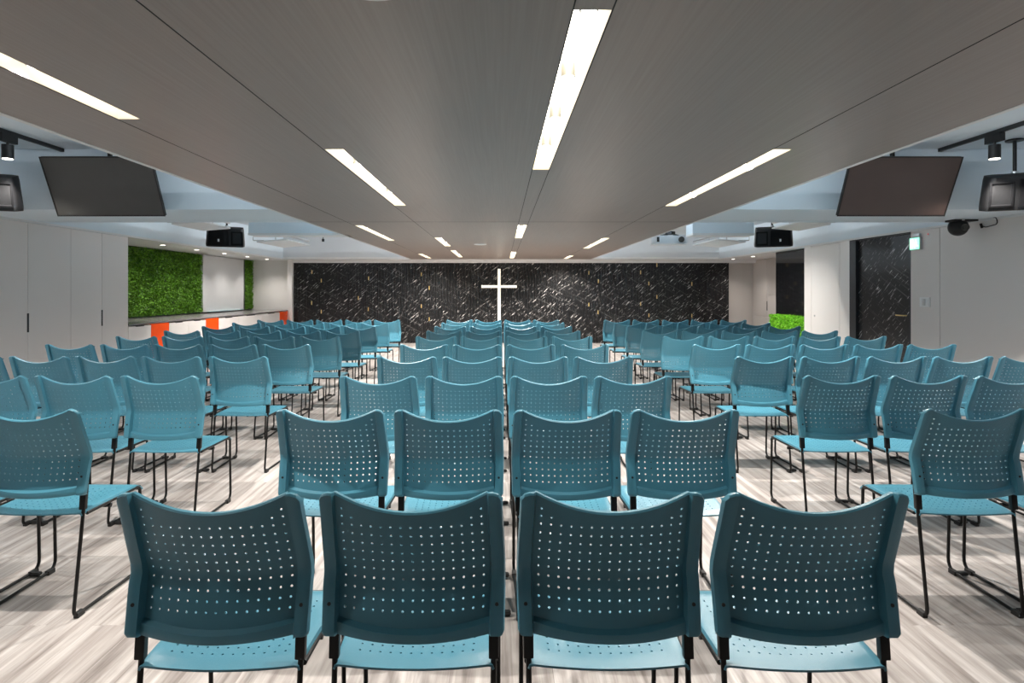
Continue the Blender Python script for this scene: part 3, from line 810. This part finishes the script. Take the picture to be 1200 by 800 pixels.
# ------------------------------------------------------------------ tracks and spot heads
for s, side in ((-1, 'cabinet'), (1, 'exit')):
    t = tag(empty('lighting_track', (s*4.56, 0, ZC)), f'black ceiling lighting track on the {side} side', 'lighting track', 'ceiling lighting tracks')
    box('rail', 'black', -0.018, 0.018, 0.3, 6.2, -0.034, 0.0, t, bevel=0.003)
    box('end_cap', 'black', -0.020, 0.020, 6.185, 6.21, -0.036, 0.0, t, bevel=0.003)
    yl = 5.52
    t = tag(empty('track_spotlight', (s*4.56, yl, ZC-0.034)), f'black cylinder spotlight on the {side}-side track', 'spotlight', 'track spotlights')
    box('adapter', 'black', -0.024, 0.024, -0.09, 0.09, -0.075, 0.0, t, bevel=0.003)
    # stem, can, lens hanging beneath
    bm = bmesh.new(); add_cyl(bm, (0, 0, -0.10), (0, 0, -0.07), 0.012, seg=10); finish(bm, 'stem', 'black_metal', t, smooth=40)
    bm = bmesh.new()
    R = Matrix.Rotation(math.radians(8), 4, 'X')
    add_cyl(bm, (0, 0, -0.225), (0, 0, -0.098), 0.047, seg=24); finish(bm, 'lamp_housing', 'black', t, smooth=40)
    bm = bmesh.new(); add_cyl(bm, (0, 0, -0.230), (0, 0, -0.225), 0.041, seg=24); finish(bm, 'lens', 'lens', t, smooth=40)
    for y2 in (5.52, 3.6):
        L = bpy.data.lights.new('track_beam', 'SPOT'); L.energy = 165; L.spot_size = math.radians(125); L.spot_blend = 0.5; L.shadow_soft_size = 0.02; L.color = (1.0, 0.95, 0.88)
        o = bpy.data.objects.new('track_beam', L); C.objects.link(o); o.location = (s*4.56, y2, ZC-0.275)
        if y2 < 5:  # second spotlight on the track, out of view, added for more light
            t2 = tag(empty('track_spotlight', (s*4.56, y2, ZC-0.034)), f'added unseen black cylinder spotlight nearer the rear of the {side}-side track', 'spotlight', 'added track spotlights out of view')
            for ch in list(t.children):
                c = ch.copy(); C.objects.link(c); c.parent = t2

# unseen far-bay tracks and spotlights, added to brighten the cabinet fronts
for s, side in ((-1, 'cabinet'), (1, 'exit')):
    t = tag(empty('lighting_track', (s*4.50, 0, ZC)), f'added unseen black ceiling lighting track of the far bay, {side} side', 'lighting track', 'ceiling lighting tracks')
    box('rail', 'black', -0.018, 0.018, 9.6, 13.0, -0.034, 0.0, t, bevel=0.003)
    for y2, w_ in ((11.1, 'near end'), (12.4, 'far end')):
        t2 = tag(empty('track_spotlight', (s*4.50, y2, ZC-0.034)), f'added unseen black cylinder spotlight at the {w_} of the far {side}-side track', 'spotlight', 'added track spotlights of the far bays')
        src = bpy.data.objects['track_spotlight']
        for ch in list(src.children):
            c = ch.copy(); C.objects.link(c); c.parent = t2
        L = bpy.data.lights.new('track_beam', 'SPOT'); L.energy = 190; L.spot_size = math.radians(140); L.spot_blend = 1.0; L.shadow_soft_size = 0.02; L.color = (1.0, 0.94, 0.87)
        o = bpy.data.objects.new('track_beam', L); C.objects.link(o); o.location = (s*4.50, y2, ZC-0.275)

# dome camera
t = tag(empty('dome_camera', (5.53, 7.15, H+0.80)), 'black dome camera on a small wall shelf above the exit wall', 'camera')
box('shelf_plate', 'black', -0.16, 0.12, -0.08, 0.08, 0.03, 0.055, t, bevel=0.004)
bm = bmesh.new(); bmesh.ops.create_uvsphere(bm, u_segments=24, v_segments=16, radius=0.105); bmesh.ops.translate(bm, vec=(-0.06, 0, -0.035), verts=bm.verts); dm = finish(bm, 'camera_body', 'black', t, smooth=60)
bm = bmesh.new(); add_cyl(bm, (-0.06, -0.135, -0.05), (-0.06, -0.09, -0.045), 0.034, 0.04, seg=20); finish(bm, 'lens_barrel', 'screen', t, smooth=40)
bm = bmesh.new(); add_cyl(bm, (-0.06, 0, -0.0), (-0.06, 0, 0.035), 0.07, seg=20); finish(bm, 'neck', 'black', t, smooth=40)
box('badge', 'badge', -0.075, -0.045, -0.083, -0.079, 0.036, 0.048, t)
# cable loop by the trim
t = tag(empty('cable', (XW-0.015, 6.95, H+0.80)), 'short looped black cable below the wall trim', 'cable')
bm = bmesh.new(); add_tube(bm, fillet([(0, 0, 0.05), (-0.01, -0.08, 0.05), (-0.01, -0.10, -0.03), (-0.01, 0.08, -0.05), (-0.005, 0.14, -0.02)], [0.03, 0.04, 0.04], 5), 0.006, 8); finish(bm, 'wire', 'black', t, smooth=40)
box('connector', 'white_trim', -0.02, 0.02, -0.03, 0.03, 0.03, 0.07, t, bevel=0.003)
bm = bmesh.new(); add_cyl(bm, (-0.005, 0.13, -0.05), (-0.005, 0.15, 0.0), 0.014, seg=10); finish(bm, 'plug', 'black', t, smooth=40)

# white air deflector boards under the ceiling units
def deflector(s, x0, x1, y0, y1, z, lb):
    t = tag(empty('air_deflector', (s*(x0+x1)/2, (y0+y1)/2, z)), lb, 'air deflector', 'white air deflector boards')
    hx, hy = (x1-x0)/2, (y1-y0)/2
    bm = bmesh.new(); q = add_box(bm, -hx, hx, -hy, hy, -0.010, 0.010)
    for v in q: v.co.z += -s*0.08*v.co.x
    finish(bm, 'board', 'white_trim', t, bevel=0.003)
    bm = bmesh.new(); add_tube(bm, [(s*-hx*0.9, -hy, 0.09), (s*-hx*0.9, hy, 0.09)], 0.018, 10); finish(bm, 'side_rail', 'metal', t, smooth=40)
    bm = bmesh.new()
    add_tube(bm, fillet([(s*hx*0.7, -hy*0.8, 0.012), (s*(hx+0.10), -hy*0.8, 0.012), (s*(hx+0.10), -hy*0.8, 0.07), (s*hx*0.7, -hy*0.2, 0.10)], [0.01, 0.01], 3), 0.006, 6)
    finish(bm, 'bracket_arm', 'metal', t, smooth=40)
    bm = bmesh.new()
    add_cyl(bm, (0, -hy*0.7, 0.01), (0, -hy*0.7, ZC-z), 0.008, seg=8)
    finish(bm, 'hanger_rod', 'metal', t, smooth=40)
    bm = bmesh.new()
    add_cyl(bm, (0, hy*0.7, 0.01), (0, hy*0.7, ZC-z), 0.008, seg=8)
    finish(bm, 'hanger_rod', 'metal', t, smooth=40)
deflector(-1, 3.38, 3.85, 9.40, 10.55, H+0.795, 'white air deflector board beyond the duct, cabinet side')
deflector(1, 3.38, 3.85, 9.40, 10.55, H+0.795, 'white air deflector board beyond the duct, exit side')
deflector(-1, 3.76, 4.14, 7.50, 8.30, H+0.86, 'white air deflector board just behind the beam, cabinet side')
deflector(1, 3.76, 4.14, 7.50, 8.30, H+0.86, 'white air deflector board just behind the beam, exit side')
# projector
t = tag(empty('projector', (2.74, 9.75, H+0.77)), 'white projector hanging beside the canopy edge on the exit side', 'projector')
box('body', 'grey_blue', -0.25, 0.25, -0.16, 0.16, 0.0, 0.125, t, bevel=0.012)
box('base_tray', 'white_trim', -0.27, 0.27, -0.18, 0.18, -0.014, 0.0, t, bevel=0.002)
bm = bmesh.new(); add_cyl(bm, (0.15, -0.19, 0.06), (0.15, -0.155, 0.06), 0.045, seg=20); finish(bm, 'lens', 'screen', t, smooth=40)
box('vent', 'black', -0.24, -0.20, -0.163, -0.158, 0.02, 0.10, t)
bm = bmesh.new()
for a in range(4):
    add_tube(bm, [(0.02, 0, 0.17), (0.02+0.2*math.cos(a*PI/2+0.5), 0.14*math.sin(a*PI/2+0.5), 0.128)], 0.012, 6)
finish(bm, 'mount_arms', 'black', t, smooth=40)
bm = bmesh.new(); add_cyl(bm, (0.02, 0, 0.15), (0.02, 0, 0.20), 0.08, seg=14); finish(bm, 'mount_disc', 'black', t, smooth=40)
bm = bmesh.new(); add_cyl(bm, (0.02, 0, 0.19), (0.02, 0, ZC-(H+0.77)), 0.02, seg=12); finish(bm, 'ceiling_pole', 'black', t, smooth=40)
# small sensor on header
t = tag(empty('ceiling_sensor', (-2.86, 9.6, ZS)), 'tiny black sensor under the duct lip near the canopy', 'sensor')
bm = bmesh.new(); add_cyl(bm, (0, 0, -0.045), (0, 0, 0.0), 0.02, seg=14); finish(bm, 'body', 'black', t, smooth=40)
bm = bmesh.new(); add_cyl(bm, (0, 0, 0.0), (0, 0, ZC-ZS), 0.006, seg=8); finish(bm, 'stem', 'black', t, smooth=40)

# ------------------------------------------------------------------ lights: unseen area lights above the canopy, added to brighten the bays
def area(name, loc, rot, sx, sy, e, col):
    L = bpy.data.lights.new(name, 'AREA'); L.shape = 'RECTANGLE'; L.size = sx; L.size_y = sy; L.energy = e; L.color = col
    o = bpy.data.objects.new(name, L); C.objects.link(o); o.location = loc; o.rotation_euler = rot
    return o
for s in (-1, 1):
    for (y0, y1, e) in ((-2.5, 6.0, 350), (7.6, 15.4, 310)):
        area('added_bay_fill', (s*2.15, (y0+y1)/2, ZS+0.22), (0, math.radians(180 - s*35), 0), 0.08, y1-y0, e, (0.86, 0.94, 1.0))

w = bpy.data.worlds.new('room_dark'); bpy.context.scene.world = w; w.use_nodes = True
w.node_tree.nodes['Background'].inputs['Color'].default_value = (0.02, 0.02, 0.022, 1)

# ------------------------------------------------------------------ camera
cd = bpy.data.cameras.new('camera'); cam = bpy.data.objects.new('camera', cd); C.objects.link(cam)
cam.location = (0, 0, H); cam.rotation_euler = (PI/2, 0, 0)
cd.sensor_width = 36; cd.lens = 36*F/1200
cd.shift_x = (600-VX)/1200; cd.shift_y = -(400-VY)/1200
cd.clip_start = 0.05
sc = bpy.context.scene
sc.camera = cam
sc.view_settings.view_transform = 'Standard'; sc.view_settings.look = 'None'
sc.view_settings.gamma = 1.0; sc.view_settings.use_curve_mapping = False
sc.view_settings.exposure = 0.0
sc.cycles.max_bounces = 8; sc.cycles.diffuse_bounces = 5; sc.cycles.glossy_bounces = 3
sc.cycles.caustics_reflective = False; sc.cycles.caustics_refractive = False
sc.cycles.sample_clamp_indirect = 6
